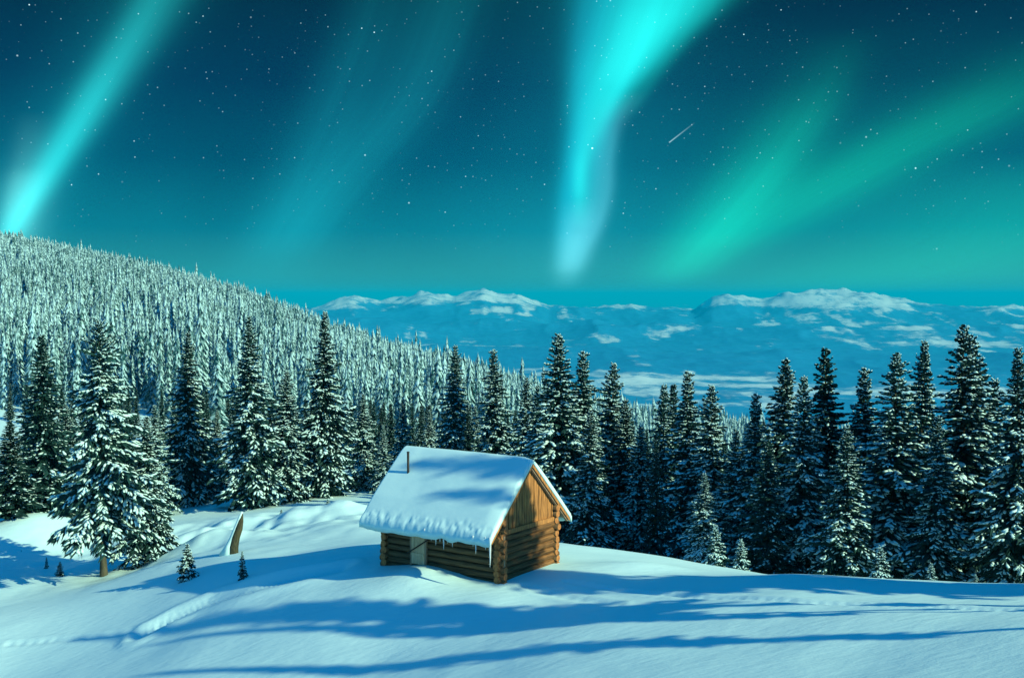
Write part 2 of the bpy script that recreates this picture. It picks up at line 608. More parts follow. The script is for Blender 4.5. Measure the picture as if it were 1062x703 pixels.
def polyline_d(x, y, pts):
    best, tt = np.full(np.shape(x), 1e9), np.zeros(np.shape(x))
    for i in range(len(pts) - 1):
        ax, ay = pts[i]
        bx, by = pts[i + 1]
        dx, dy = bx - ax, by - ay
        L2 = dx * dx + dy * dy
        t = np.clip(((x - ax) * dx + (y - ay) * dy) / L2, 0, 1)
        d = np.hypot(x - ax - dx * t, y - ay - dy * t)
        k = d < best
        best = np.where(k, d, best)
        tt = np.where(k, i + t, tt)
    return best, tt


TRACKS = []                      # filled below from the photo (trail up the left slope, ski track on the right)
MOUNDS = []


def H(x, y, detail=True):
    x, y = np.asarray(x, float), np.asarray(y, float)
    k = sstep(95, 125, y)
    z = near_h(x, y) * (1 - k) + far_h(x, y) * k
    r = np.hypot(x, y)
    rim = sstep(140, 900, r) * (1 - sstep(60, 140, y))
    z = z * (1 - rim) + rim * (-330)
    if detail:
        pad = 1 - np.exp(-(((x - CABX) ** 2 + (y - CABY) ** 2) / 14.0))
        z = z + fbm(x / 7.0 + 3, y / 5.0, 21, 3) * 0.16 * pad * (1 - sstep(90, 140, y))
        hollow = np.exp(-((x + 15) / 9.0) ** 2 - ((y - 61) / 7.0) ** 2)
        z = z + hollow * fbm(x / 2.6, y / 3.4, 31, 3) * 0.75
        for mx, my, mh, mr, ms in MOUNDS:
            z = z + mh * np.exp(-((x - mx) / mr) ** 2 - ((y - my) / (mr * ms)) ** 2)
        for pts, wd, dep, rough in TRACKS:
            d, t = polyline_d(x, y, pts)
            foot = 0.55 + 0.45 * np.cos(t * len(pts) * 9.0) * rough
            z = z - dep * foot * np.exp(-(d / wd) ** 2) + 0.35 * dep * np.exp(-((d - wd * 1.9) / (wd * .7)) ** 2)
    return z


def H1(x, y):
    return float(H(np.array([x]), np.array([y]))[0])


def ground_at(px, py, y0=20.0, y1=125.0):
    """the point of the snow surface seen at a photo pixel"""
    r = ray(px, py)
    ys = np.arange(y0, y1, 0.1)
    xs = r.x / r.y * ys
    zs = CAMZ + r.z / r.y * ys
    below = H(xs, ys) > zs
    i = int(np.argmax(below)) if below.any() else len(ys) - 1
    return xs[i], ys[i]


def track(pixels, wd, dep, rough):
    pts = [ground_at(*p)[:2] for p in pixels]
    TRACKS.append((pts, wd, dep, rough))


MOUNDS += [(-3.0, 38.7, 0.13, 1.3, .6), (-.9, 35.9, 0.10, 1.4, .7), (4.3, 39.6, 0.25, 1.6, .6), (-27.5, 66, 1.7, 3.6, .8),
           (-9.6, 63.5, .75, 3.6, .5), (-15, 56.5, .6, 1.7, .7), (-18.2, 62, .5, 2.0, .6)]
_t = [(352, 590), (310, 598), (262, 609), (215, 624), (180, 640), (150, 656)]
track(_t, 0.38, 0.26, 0.25)
track([(590, 603), (640, 612), (720, 619), (830, 624), (960, 629), (1062, 633)], 0.16, 0.10, 0.3)
track([(10, 668), (60, 664), (150, 656)], 0.16, 0.07, 0.6)
track([(545, 608), (580, 618), (640, 627)], 0.18, 0.06, 0.35)


def build_ground():
    rad = np.concatenate([np.geomspace(0.8, 23, 26), np.arange(23.2, 72, 0.16), 72 * 1.0125 ** np.arange(0, 205), np.geomspace(930, 3000, 18)])
    fa = np.arange(-math.radians(31), math.radians(31), 0.0019)
    ba = np.linspace(math.radians(31), 2 * math.pi - math.radians(31), 150)[:-1]
    ang = np.concatenate([fa, ba])
    nr, na = len(rad), len(ang)
    A, R = np.meshgrid(ang, rad)
    X, Y = R * np.sin(A), R * np.cos(A)
    Z = H(X, Y)
    V = np.stack([X.ravel(), Y.ravel(), Z.ravel()], 1)
    V = np.vstack([V, [[0, 0, H1(0, 0)]]])
    i = np.arange(nr - 1)[:, None] * na
    j = np.arange(na)[None, :]
    j2 = (j + 1) % na
    Q = np.stack([i + j, i + j2, i + na + j2, i + na + j], -1).reshape(-1, 4)[:, ::-1]
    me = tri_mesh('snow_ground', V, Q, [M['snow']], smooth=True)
    o = link('snow_ground', me)
    tag(o, 'smooth blue white snow slope with long tree shadows and a furrowed trail', 'snow', kind='structure')
    # cap under the camera
    return o


build_ground()


def build_valley():
    rad = np.concatenate([np.geomspace(600, 2800, 22), np.arange(2900, 16000, 55.0), np.geomspace(16200, 42000, 24)])
    fa = np.arange(-math.radians(33), math.radians(33), 0.0021)
    ba = np.linspace(math.radians(33), 2 * math.pi - math.radians(33), 90)[:-1]
    ang = np.concatenate([fa, ba])
    nr, na = len(rad), len(ang)
    A, R = np.meshgrid(ang, rad)
    X, Y = R * np.sin(A), R * np.cos(A)
    px = CX + F * np.clip(np.tan(np.clip(A, -1.2, 1.2)), -2, 2)
    prof = np.interp(px, [-900, 0, 200, 318, 345, 368, 395, 420, 445, 470, 500, 518, 540, 570, 600, 660, 720, 738, 748, 790, 840, 880, 915, 950, 1000, 1062, 1300, 2000],
                     [310, 322, 320, 318, 313, 307, 312, 309, 305, 308, 299.5, 302, 305, 319, 320, 318, 319, 308, 307, 311, 302.5, 303, 306, 314, 313, 317, 312, 316])
    top = CAMZ + (306 - prof) / F * 11000.0
    n1, n2 = fbm(X / 900, Y / 900, 41, 5), ridged(X / 1150, Y / 1150, 43, 6)
    base = -318 + 14 * fbm(X / 500, Y / 500, 47, 4) + 46 * ridged(X / 900, Y / 900, 49, 5) - 12
    main = np.exp(-((R - 11000) / 1500.0) ** 2)
    zt = base + (top + 310) * main * (0.60 + 0.60 * n2 + 0.06 * n1)
    mid = np.exp(-((R - 8300 - 700 * fbm(A * 4, A * 0, 51, 2)) / 800.0) ** 2)
    zm = base + mid * (105 + 70 * fbm(A * 7, R / 2500, 53, 3)) * (0.45 + 0.9 * n2)
    low = np.exp(-((R - 5900 - 500 * fbm(A * 5, A * 0, 57, 2)) / 520.0) ** 2)
    zl = base + low * (42 + 30 * fbm(A * 8, R / 2000, 59, 3))
    Z = np.maximum(np.maximum(zt, zm), zl)
    Z = np.where(np.abs(A) > 1.2, base, Z)
    # where forest stands and where the snow lies open
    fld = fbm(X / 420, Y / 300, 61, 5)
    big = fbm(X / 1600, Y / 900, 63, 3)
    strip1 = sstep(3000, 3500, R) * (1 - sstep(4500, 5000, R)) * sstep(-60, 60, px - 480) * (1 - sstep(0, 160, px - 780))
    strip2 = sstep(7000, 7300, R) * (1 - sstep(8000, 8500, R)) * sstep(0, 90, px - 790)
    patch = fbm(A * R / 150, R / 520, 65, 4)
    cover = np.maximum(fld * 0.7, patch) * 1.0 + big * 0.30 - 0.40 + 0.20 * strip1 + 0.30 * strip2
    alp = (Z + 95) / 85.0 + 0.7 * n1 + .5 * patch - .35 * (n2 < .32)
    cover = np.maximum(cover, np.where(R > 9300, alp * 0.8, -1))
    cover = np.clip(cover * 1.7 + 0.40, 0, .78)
    V = np.stack([X.ravel(), Y.ravel(), Z.ravel()], 1)
    i = np.arange(nr - 1)[:, None] * na
    j = np.arange(na)[None, :]
    j2 = (j + 1) % na
    Q = np.stack([i + j, i + j2, i + na + j2, i + na + j], -1).reshape(-1, 4)[:, ::-1]
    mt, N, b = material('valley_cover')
    at_ = N.n('ShaderNodeAttribute', attribute_name='snow_cover')
    tc = N.n('ShaderNodeTexCoord').outputs['Object']
    n = N.noise(tc, 0.006, 9, .74)
    f = N.m('ADD', at_.outputs['Fac'], N.m('MULTIPLY', N.m('SUBTRACT', n, 0.5), 2.6))
    fr = N.n('ShaderNodeMapRange', interpolation_type='SMOOTHSTEP')
    N.l(f, fr.inputs[0])
    fr.inputs[1].default_value, fr.inputs[2].default_value = 0.30, 0.92
    forest = N.mix(N.noise(tc, 0.02, 4), (.004, .16, .36), (.02, .28, .54))  # blue of the distant haze is put into the woods' own colour
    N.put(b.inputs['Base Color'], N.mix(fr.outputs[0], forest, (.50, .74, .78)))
    b.inputs['Roughness'].default_value = 0.85
    b.inputs['Specular IOR Level'].default_value = 0.1
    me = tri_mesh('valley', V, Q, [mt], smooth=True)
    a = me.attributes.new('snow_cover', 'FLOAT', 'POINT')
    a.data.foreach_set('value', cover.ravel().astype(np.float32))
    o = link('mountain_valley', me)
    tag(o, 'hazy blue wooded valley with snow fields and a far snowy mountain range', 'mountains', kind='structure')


build_valley()


def build_haze():
    m_ = bpy.data.materials.new('haze')
    m_.use_nodes = True
    N = Nodes(m_.node_tree)
    out = N.n('ShaderNodeOutputMaterial')
    pv = N.n('ShaderNodeVolumePrincipled')
    pv.inputs['Color'].default_value = (.0, .68, 1.0, 1)
    pv.inputs['Density'].default_value = 0.8e-4
    pv.inputs['Anisotropy'].default_value = 0.0
    N.l(pv.outputs[0], out.inputs['Volume'])
    b_ = MB()
    b_.box((0, 0, -126), (90000, 90000, 436))
    o = b_.build('haze', m_)
    tag(o, 'thin blue air over the valley and the far mountains', 'haze', kind='stuff')


build_haze()

# ------------------------------------------------------------------ spruces
PHI = (1 + 5 ** .5) / 2
ICO_V = np.array([(-1, PHI, 0), (1, PHI, 0), (-1, -PHI, 0), (1, -PHI, 0), (0, -1, PHI), (0, 1, PHI), (0, -1, -PHI), (0, 1, -PHI),
                  (PHI, 0, -1), (PHI, 0, 1), (-PHI, 0, -1), (-PHI, 0, 1)]) / math.hypot(1, PHI)
ICO_F = np.array([(0, 11, 5), (0, 5, 1), (0, 1, 7), (0, 7, 10), (0, 10, 11), (1, 5, 9), (5, 11, 4), (11, 10, 2), (10, 7, 6), (7, 1, 8),
                  (3, 9, 4), (3, 4, 2), (3, 2, 6), (3, 6, 8), (3, 8, 9), (4, 9, 5), (2, 4, 11), (6, 2, 10), (8, 6, 7), (9, 8, 1)])
OCT_V = np.array([(1, 0, 0), (-1, 0, 0), (0, 1, 0), (0, -1, 0), (0, 0, 1), (0, 0, -1)], float)
OCT_F = np.array([(0, 2, 4), (2, 1, 4), (1, 3, 4), (3, 0, 4), (2, 0, 5), (1, 2, 5), (3, 1, 5), (0, 3, 5)])


def norm(a):
    return a / np.maximum(np.linalg.norm(a, axis=-1, keepdims=True), 1e-6)


def spruce(seed, h=10.0, R=1.5, snow=0.5, bare=0.05, gap=0.21, per=6, twig=15.0, droop=1.0, power=0.84, ico=True, blade=0.046, ragged=0.36, top_sparse=0.0):
    """needle blades, snow clumps and trunk of one spruce of height h as vertex / triangle arrays"""
    g = np.random.default_rng(seed)
    zs, t = [], bare
    while t < 0.985:
        zs.append(t)
        t += gap / h * g.uniform(.8, 1.2) * (0.6 if t > .6 else .9)
    B = []
    phase = g.uniform(0, 6.28)
    lobes = g.uniform(-1, 1, (4, 2))
    for t in zs:
        n = max(3, int(round(per * g.uniform(.75, 1.2) * (1 - 0.12 * t))))
        if top_sparse and t > .45:
            n = max(2, int(n * (1 - top_sparse)))
        phase += 2.4
        taper = (1 - t) ** power * (1 - 0.15 * t ** 3)
        if t < bare + 0.12:
            taper *= 0.72 + 0.28 * (t - bare) / 0.12
        for k in range(n):
            a = phase + 6.2832 * (k + g.uniform(-.3, .3)) / n
            lobe = 1 + 0.16 * math.sin(a + lobes[0, 0] * 3) * lobes[0, 1] + 0.22 * math.sin(t * 23 + a * 2 + lobes[1, 0] * 3) * lobes[1, 1]
            L = (R * taper * lobe * g.uniform(1 - ragged * 1.5, 1 + ragged * .7) + 0.05 + .05 * (1 - t))
            if g.random() < .05:
                L *= 1.25
            B.append((t * h + g.uniform(-.06, .06), a, L, t))
    B = np.array(B)
    nb = len(B)
    slope = 0.32 * (B[:, 3] - 0.35) * 1.7 - 0.10 * droop + g.normal(0, .13, nb) + 1.1 * np.clip((B[:, 3] - .8) / .2, 0, 1)
    curl = (0.34 * (1 - B[:, 3]) * droop + 0.05) * g.uniform(.6, 1.3, nb)

    def pos(bi, s):
        L, a = B[bi, 2], B[bi, 1]
        rr = L * s * (1 - .08 * s)
        zz = B[bi, 0] + L * (slope[bi] * s - curl[bi] * s * s * 1.3 + curl[bi] * .55 * s ** 4)
        return np.stack([np.cos(a) * rr, np.sin(a) * rr, zz], -1)

    cnt = np.maximum(4, (5 + B[:, 2] * twig).astype(int))
    bi = np.repeat(np.arange(nb), cnt)
    s = g.uniform(.03, 1.0, len(bi)) ** 0.9
    root = pos(bi, s)
    ahead = norm(pos(bi, np.minimum(s + .1, 1.08)) - pos(bi, s))
    side = np.stack([-np.sin(B[bi, 1]), np.cos(B[bi, 1]), np.zeros(len(bi))], -1)
    sgn = g.choice([-1.0, 1.0], len(bi))[:, None]
    spread = g.uniform(.25, 1.2, len(bi))[:, None]
    d = norm(ahead + side * sgn * spread + np.array([0, 0, 1.0]) * g.normal(-.18 * droop, .16, len(bi))[:, None])
    tb = B[bi, 3]
    Lt = (0.05 + 0.08 * (1 - tb) + 0.34 * B[bi, 2] * (1 - 0.62 * s)) * g.uniform(.6, 1.25, len(bi))
    Lt = np.clip(Lt, .05, .62)[:, None]
    up = np.array([0, 0, 1.0])
    lat = norm(np.cross(d, up))
    nrm = np.cross(lat, d)
    VN, FN = [], []
    off = 0
    for rep in range(2):
        roll = g.uniform(0, math.pi, len(bi)) if rep else g.normal(math.pi / 2, .45, len(bi))
        wv = lat * np.cos(roll)[:, None] + nrm * np.sin(roll)[:, None]
        wd = (blade * g.uniform(.8, 1.5, len(bi)) * (1 - .45 * tb))[:, None]
        sag = up * -(Lt * g.uniform(.05, .28, len(bi))[:, None] * droop)
        p0, p1, p2 = root, root + d * Lt * .55 + sag * .3, root + d * Lt + sag
        vs_ = np.stack([p0 - wv * wd * .8, p0 + wv * wd * .8, p1 - wv * wd * 1.25, p1 + wv * wd * 1.25, p2], 1).reshape(-1, 3)
        k = (np.arange(len(bi)) * 5 + off)[:, None]
        FN += [np.concatenate([k + 0, k + 1, k + 3], 1), np.concatenate([k + 0, k + 3, k + 2], 1), np.concatenate([k + 2, k + 3, k + 4], 1)]
        VN.append(vs_)
        off += len(vs_)
    # short dark inner sprays round the trunk
    ni = int(h * 55)
    ti = bare + (0.97 - bare) * g.random(ni) ** 1.1
    ai = g.uniform(0, 6.283, ni)
    li = (0.10 + R * .42 * (1 - ti)) * g.uniform(.6, 1.2, ni)
    di = norm(np.stack([np.cos(ai), np.sin(ai), g.normal(-.2, .5, ni)], -1))
    wi = np.stack([-np.sin(ai), np.cos(ai), np.zeros(ni)], -1) * g.normal(0, 1, (ni, 1)) + np.array([0, 0, 1.0]) * g.normal(0, 1, (ni, 1))
    wi = norm(wi) * (blade * (2.2 - 1.5 * ti))[:, None]
    b0 = np.stack([di[:, 0] * .02, di[:, 1] * .02, ti * h], -1)
    b1 = b0 + di * li[:, None] * .6
    vs_ = np.stack([b0 - wi * .7, b0 + wi * .7, b1 - wi * 1.3, b1 + wi * 1.3, b0 + di * li[:, None]], 1).reshape(-1, 3)
    k = (np.arange(ni) * 5 + off)[:, None]
    FN += [np.concatenate([k + 0, k + 1, k + 3], 1), np.concatenate([k + 0, k + 3, k + 2], 1), np.concatenate([k + 2, k + 3, k + 4], 1)]
    VN.append(vs_)
    VN, FN = np.concatenate(VN), np.concatenate(FN)
    # snow lying on the boughs
    clump = 0.5 + 0.5 * np.sin(B[bi, 0] * 2.3 + lobes[2, 0] * 9 + 2 * np.sin(B[bi, 1] * 2 + lobes[3, 0] * 5))
    prob = snow * (0.35 + 0.9 * clump) * np.clip(.45 + s, 0, 1.15) * (.85 + .5 * tb)
    keep = np.concatenate([np.nonzero(g.random(len(bi)) < prob * .95)[0], np.nonzero(g.random(len(bi)) < prob * .75)[0]])
    c = root[keep] + (d * Lt)[keep] * g.uniform(.1, .85, len(keep))[:, None] + up * .032
    dd, ll = d[keep], lat[keep]
    nn = np.cross(ll, dd)
    nk = len(c)
    la = np.clip(Lt[keep] * g.uniform(.16, .42, nk)[:, None], .03, .15)
    lw = np.clip(la * g.uniform(.3, .62, nk)[:, None], .02, .062)
    lh = lw * g.uniform(.45, .8, nk)[:, None]
    BV, BF = (ICO_V, ICO_F) if ico else (OCT_V, OCT_F)
    jit = 1 + g.uniform(-.38, .38, (nk, len(BV), 1))
    q = BV[None] * jit
    SV = (c[:, None] + q[..., 0:1] * (dd * la)[:, None] + q[..., 1:2] * (ll * lw)[:, None] + q[..., 2:3] * (nn * lh)[:, None]).reshape(-1, 3)
    SF = (BF[None] + (np.arange(nk) * len(BV))[:, None, None]).reshape(-1, 3)
    # trunk
    seg, rings = 8, 9
    tz = np.linspace(-0.6, h, rings)
    tr = np.interp(tz, [-.6, 0, h * .1, h], [.022 * h * .9, .0175 * h * .85, .0145 * h * .80, .006])
    th = np.arange(seg) * 2 * math.pi / seg
    TV = np.stack([np.cos(th)[None] * tr[:, None] + 0.02 * np.sin(tz * 1.1)[:, None], np.sin(th)[None] * tr[:, None] + 0.02 * np.cos(tz * 1.3)[:, None],
                   np.repeat(tz[:, None], seg, 1)], -1).reshape(-1, 3)
    TF = []
    for r in range(rings - 1):
        for k in range(seg):
            a0, a1 = r * seg + k, r * seg + (k + 1) % seg
            TF += [(a0, a1, a1 + seg), (a0, a1 + seg, a0 + seg)]
    return (VN, FN), (SV, SF), (TV, np.array(TF))


PROTO = {}


def proto(key, **kw):
    (VN, FN), (SV, SF), (TV, TF) = spruce(**kw)
    PROTO[key] = (tri_mesh('crown', VN, FN, [M['needles']]), tri_mesh('snow_load', SV, SF, [M['snow_tree']], smooth=True),
                  tri_mesh('trunk', TV, TF, [M['bark']], smooth=True))


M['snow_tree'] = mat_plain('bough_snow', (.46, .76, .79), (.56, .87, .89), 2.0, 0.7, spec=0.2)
proto('a', seed=1, R=1.85, snow=.62)
proto('b', seed=2, R=1.65, snow=.46, droop=1.15)
proto('c', seed=3, R=1.90, snow=.72, droop=1.15)
proto('d', seed=4, R=1.55, snow=.60, power=.85)
proto('e', seed=5, R=2.1, snow=.52, power=1.0)
proto('f', seed=6, R=1.55, snow=.15, droop=.9)
proto('hero', seed=11, R=2.35, snow=.62, bare=.20, gap=.18, per=7, twig=19, droop=1.35, power=.66, ragged=.45, top_sparse=.2, blade=.042)
proto('side', seed=12, R=2.0, snow=.60, bare=.10, droop=1.3, power=.85, ragged=.35)
proto('mast', seed=21, R=1.15, snow=.5, bare=.42, gap=.14, twig=16)
proto('bush', seed=13, h=2.0, R=.75, snow=.75, bare=.03, gap=.12, per=6, twig=16, droop=1.0, blade=.035)


def tree(px, top_py, y, key, label, name='spruce_tree', k=1.0, rot=None, base=None, group='spruces along the edge of the snowfield', cat='tree', hnom=10.0, lean=0.0):
    x = (px - CX) / F * y
    x = at(px, top_py, y).x
    zb = H1(x, y) - 0.05 if base is None else base
    h = at(px, top_py, y).z - zb
    plant(x, y, zb, h / hnom, key, label, name, k, rot, group, cat, lean)


def plant(x, y, zb, s, key, label, name='spruce_tree', k=1.0, rot=None, group=None, cat='tree', lean=0.0):
    r = bpy.data.objects.new(name, None)
    COL.objects.link(r)
    r.empty_display_size = 0.3
    r.location = (x, y, zb)
    r.rotation_euler = (random.gauss(0, .018), random.gauss(0, .018), random.uniform(0, 6.28) if rot is None else rot)
    r.scale = (s * k, s * k, s)
    tag(r, label, cat, group)
    cr, sn, tr = PROTO[key]
    link('trunk', tr, r)
    c = link('crown', cr, r)
    tag(link('snow_load', sn, c), kind='stuff')
    return r


random.seed(7)
FRONT = [
    # px, top py, distance, prototype, width factor, label
    (104, 334, 55.0, 'hero', 1.0, 'big ragged spruce with a bare lower trunk standing on the crest at left'),
    (150, 432, 57.0, 'side', 1.15, 'half height drooping spruce tucked right beside the big ragged spruce'),
    (42, 347, 70, 'f', 1.25, 'very dark spruce with little snow rising behind the big ragged spruce at left'),
    (10, 436, 66, 'f', 2.1, 'dark low spruce filling the left edge beside the sunlit snow bank'),
    (68, 420, 73, 'a', 1.3, 'snowy spruce wedged between the dark left spruce and the big ragged spruce'),
    (192, 343, 78, 'b', 1.05, 'narrow dark spruce with a slim tip standing behind the leaning stump'),
    (160, 420, 74, 'c', 1.1, 'white frosted spruce just left of the narrow dark spruce behind the stump'),
    (222, 425, 80, 'a', 1.0, 'medium snowy spruce between the narrow dark spruce and the broad dark one'),
    (257, 327, 74, 'e', 1.0, 'broad tall dark spruce behind and right of the leaning stump'),
    (296, 384, 76, 'c', 1.15, 'snow covered spruce between the two tallest spruces left of the cabin'),
    (334, 322, 78, 'e', 0.95, 'tallest pointed spruce left of the cabin with white boughs on its right'),
    (376, 408, 82, 'c', 1.1, 'rounder white flecked spruce directly left of the cabin roof'),
    (418, 412, 86, 'd', 1.1, 'slim spruce rising behind the stovepipe end of the roof'),
    (398, 440, 80, 'a', 1.0, 'small spruce half hidden behind the left roof edge'),
    (445, 425, 92, 'c', 1.0, 'pale spruce behind the left half of the roof ridge'),
    (471, 357, 84, 'b', 1.1, 'dark pointed spruce standing alone above the middle of the cabin roof'),
    (514, 361, 82, 'd', 1.25, 'frosted spruce above the right half of the cabin roof'),
    (494, 420, 92, 'a', 1.0, 'short spruce between the two taller spruces above the cabin roof'),
    (543, 391, 78, 'a', 1.1, 'fuller spruce directly behind the gable peak'),
    (553, 398, 74, 'd', 1.0, 'slender spruce right behind the gable peak'),
    (581, 345, 64, 'a', 1.2, 'tallest spruce just right of the cabin gable'),
    (603, 362, 66, 'd', 1.2, 'second tall spruce right of the gable standing against the tallest'),
    (629, 376, 68, 'c', 1.05, 'light snowy spruce third in the row right of the gable'),
    (612, 425, 60, 'b', 1.2, 'dark shorter spruce in front of the tall pair right of the gable'),
    (648, 413, 66, 'b', 1.1, 'low dark spruce in the dip right of the gable trees'),
    (665, 440, 62, 'a', 1.0, 'small spruce filling the gap left of the slim central trio'),
    (685, 397, 62, 'b', 1.0, 'left one of the slim dark central trio of spruces'),
    (699, 398, 64, 'f', 1.0, 'darkest slim spruce of the central trio right of the cabin'),
    (714, 383, 60, 'd', 1.1, 'highest spruce of the slim central trio right of the cabin'),
    (737, 399, 58, 'c', 1.1, 'white dusted spruce just right of the central trio'),
    (760, 445, 56, 'a', 1.1, 'short bushy spruce with snowy lower boughs near the dip in the treeline'),
    (781, 406, 55, 'd', 1.1, 'slim spruce at the left shoulder of the right hand group'),
    (808, 370, 54, 'b', 1.2, 'tall dark spruce opening the right hand group'),
    (833, 390, 50, 'c', 1.05, 'bright snowy spruce in front with long drooping boughs in the right group'),
    (860, 360, 57, 'f', 1.15, 'very dark spruce with little snow and a high tip in the right hand group'),
    (897, 379, 56, 'd', 1.15, 'frosted spruce between the very dark one and the wide front one in the right group'),
    (925, 365, 48, 'a', 1.25, 'wide front spruce with white flecks all over in the right hand group'),
    (954, 352, 54, 'e', .95, 'tall spruce standing between the wide front spruce and the twin spires'),
    (1001, 336, 48, 'a', 1.2, 'tallest spruce near the right edge with a sharp spire'),
    (1017, 352, 51, 'c', 1.05, 'snowier twin leaning close behind the tallest right hand spire'),
    (1034, 390, 54, 'd', 1.0, 'lower slim spruce seen between the twin spires and the edge tree'),
    (1058, 359, 44, 'e', 1.05, 'big spruce cut by the right edge of the picture with open lower boughs'),
    (974, 430, 46, 'b', 1.2, 'dark shorter spruce under the twin spires at the crest'),
    (878, 440, 46, 'b', 1.3, 'dusky low spruce at the crest left of the wide front spruce'),
    (795, 455, 49, 'f', 1.4, 'shadowed low spruce at the foot of the right hand group'),
    (730, 490, 50, 'c', 1.3, 'young spruce with thick snow at the crest below the central trio'),
]
for px, tp, y, key, k, lab in FRONT:
    tree(px, tp, y, key, lab, k=k * (1.0 if key == 'hero' else 1.17 if px > 560 else 1.12))
# young trees along the crest
for px, tp, y, lab in [(966, 585, 37.5, 'snow capped young spruce at the crest under the tallest right hand spire'),
                       (912, 568, 40.5, 'young spruce with frosted twigs under the wide front spruce'),
                       (1012, 596, 36.6, 'small snowy spruce bush at the crest near the right edge'),
                       (1052, 603, 35.5, 'tiny snow laden spruce at the foot of the edge tree'),
                       (742, 548, 46.5, 'pale young spruce on the crest in the dip of the treeline'),
                       (768, 561, 44.5, 'dim young spruce on the shaded crest right of the pale one'),
                       (194, 566, 46.5, 'small bushy spruce loaded with snow right of the big ragged spruce'),
                       (252, 573, 43.6, 'tiny spruce sapling on the crest in front of the leaning stump'),
                       (48, 578, 59, 'stunted grey sapling in the sunlit hollow at left'),
                       (22, 570, 62, 'thin sapling poking out of the bright snow bank at far left'),
                       (62, 583, 57.5, 'round frosted seedling beside the stunted grey sapling'),
                       (292, 528, 66, 'snow buried spruce bush at the foot of the tallest left spruces'),
                       (340, 518, 67, 'half buried spruce bush left of the cabin eave'),
                       (362, 521, 69, 'snowed under twigs poking from the bank behind the cabin')]:
    sap = px in (252, 22, 48)
    tree(px, tp, y, 'bush', lab, name='young_spruce', k=.55 if sap else 1.0, group='young spruces in the snow', cat='young tree', hnom=2.0)

# the dense stand behind the front row
MIDP = []
for i, (sd, sn) in enumerate([(31, .55), (32, .42), (33, .66), (34, .34), (35, .58)]):
    (VN, FN), (SV, SF), (TV, TF) = spruce(sd, R=1.45 + .15 * (i % 3), snow=sn, gap=.34, per=5, twig=7.0, ico=False, blade=.08)
    SV2 = SV
    V = np.vstack([VN, SV2, TV])
    T = np.vstack([FN, SF + len(VN), TF + len(VN) + len(SV2)])
    mi = np.concatenate([np.zeros(len(FN)), np.ones(len(SF)), np.full(len(TF), 2)])
    MIDP.append(tri_mesh('stand_spruce', V, T, [M['needles'], M['snow_tree'], M['bark']], mi))


def stand(x, y, s, k, lab='snow dusted spruce crowded in the dense stand behind the front row of spruces'):
    o = link('stand_spruce', random.choice(MIDP))
    o.location = (x, y, H1(x, y) - .1)
    o.scale = (s * k, s * k, s)
    o.rotation_euler = (random.uniform(-.02, .02), random.uniform(-.02, .02), random.uniform(0, 6.28))
    tag(o, lab, 'tree', 'spruces of the dense stand behind the front row')


cnt = 0
placed = [(at(px, tp, y).x, y) for px, tp, y, *_ in FRONT]
tries = 0
while cnt < 232 and tries < 20000:
    tries += 1
    if random.random() < .42:
        y, u = random.uniform(82, 134), random.uniform(-.48, -.04)
    else:
        y, u = random.uniform(44, 172), random.uniform(-.06, .50)
    px = CX + u * F
    x = u * y
    if px < 22 and 88 < y < 124 or u < 0 and y > 132:                                   # the clearing at the left edge
        continue
    if u < -.05 and y < 86 or u < .1 and y < 74:
        continue
    if u > .1 and y < 44 + 8 * (u < .25):
        continue
    if min((x - a) ** 2 + (y - c) ** 2 for a, c in placed) < (2.6 + y * .012) ** 2:
        continue
    zb = H1(x, y)
    lim = np.interp(px, [0, 200, 540, 640, 720, 800, 1062], [395, 402, 420, 428, 440, 450, 448])
    hmax = at(px, lim, y).z - zb
    h = min(random.uniform(7.0, 12.0), hmax * random.uniform(.9, 1.0))
    if u > .1 and y < 62:
        h = random.uniform(4.5, 7.5)
    if h < 4.0:
        continue
    stand(x, y, h / 10, random.uniform(.95, 1.3))
    placed.append((x, y))
    cnt += 1

# trees outside the frame at right, whose shadows cross the snow
SHADE = [((150, 668), None, 33, 'mast', .62), ((62, 664), None, 41, 'mast', 1.15), ((352, 655), None, 26, 'mast', .42),
         ((128, 702), None, 34, 'mast', .70), ((330, 697), None, 29, 'mast', .46), ((560, 604), None, 22, 'b', .5)]
SHADE += [((.62 + .5 * q, 38.92 + .866 * q), tz, bk, key, kk) for q, tz, bk, key, kk in [(-.38, 6.1, 25.5, 'c', .85), (-1.15, 4.3, 24, 'a', .8)]]
for tip, tz, back, key, kk in SHADE:
    tx, ty = ground_at(*tip) if tz is None else tip
    # the shadow of the tip falls at (tx, ty, tz); the tree stands 'back' metres towards the sun
    x, y = tx + math.cos(SUN_AZ) * back, ty - math.sin(SUN_AZ) * back
    zt = (H1(tx, ty) if tz is None else tz) + back * math.tan(SUN_EL)
    h = zt - H1(x, y)
    plant(x, y, H1(x, y) - .1, h / 10, key, 'tall snowy spruce beyond the right edge throwing its long shadow over the snowfield', k=kk,
          group='spruces beyond the right edge')

def mat_frost(name, cover):
    m, N, b = material(name)
    tc = N.n('ShaderNodeTexCoord').outputs['Object']
    n = N.noise(tc, 2.8, 4, .7)
    big = N.noise(tc, .035, 3)
    f = N.n('ShaderNodeMapRange')
    N.l(N.m('ADD', n, N.m('MULTIPLY', N.m('SUBTRACT', big, .5), .5)), f.inputs[0])
    f.inputs[1].default_value, f.inputs[2].default_value = 1 - cover - .22, 1 - cover + .22
    N.put(b.inputs['Base Color'], N.mix(f.outputs[0], (.008, .072, .085), (.40, .72, .80)))
    b.inputs['Roughness'].default_value = .85
    b.inputs['Specular IOR Level'].default_value = .1
    return m


M['frost'], M['frost_dark'] = mat_frost('frosted_boughs', .62), mat_frost('sheltered_boughs', .38)


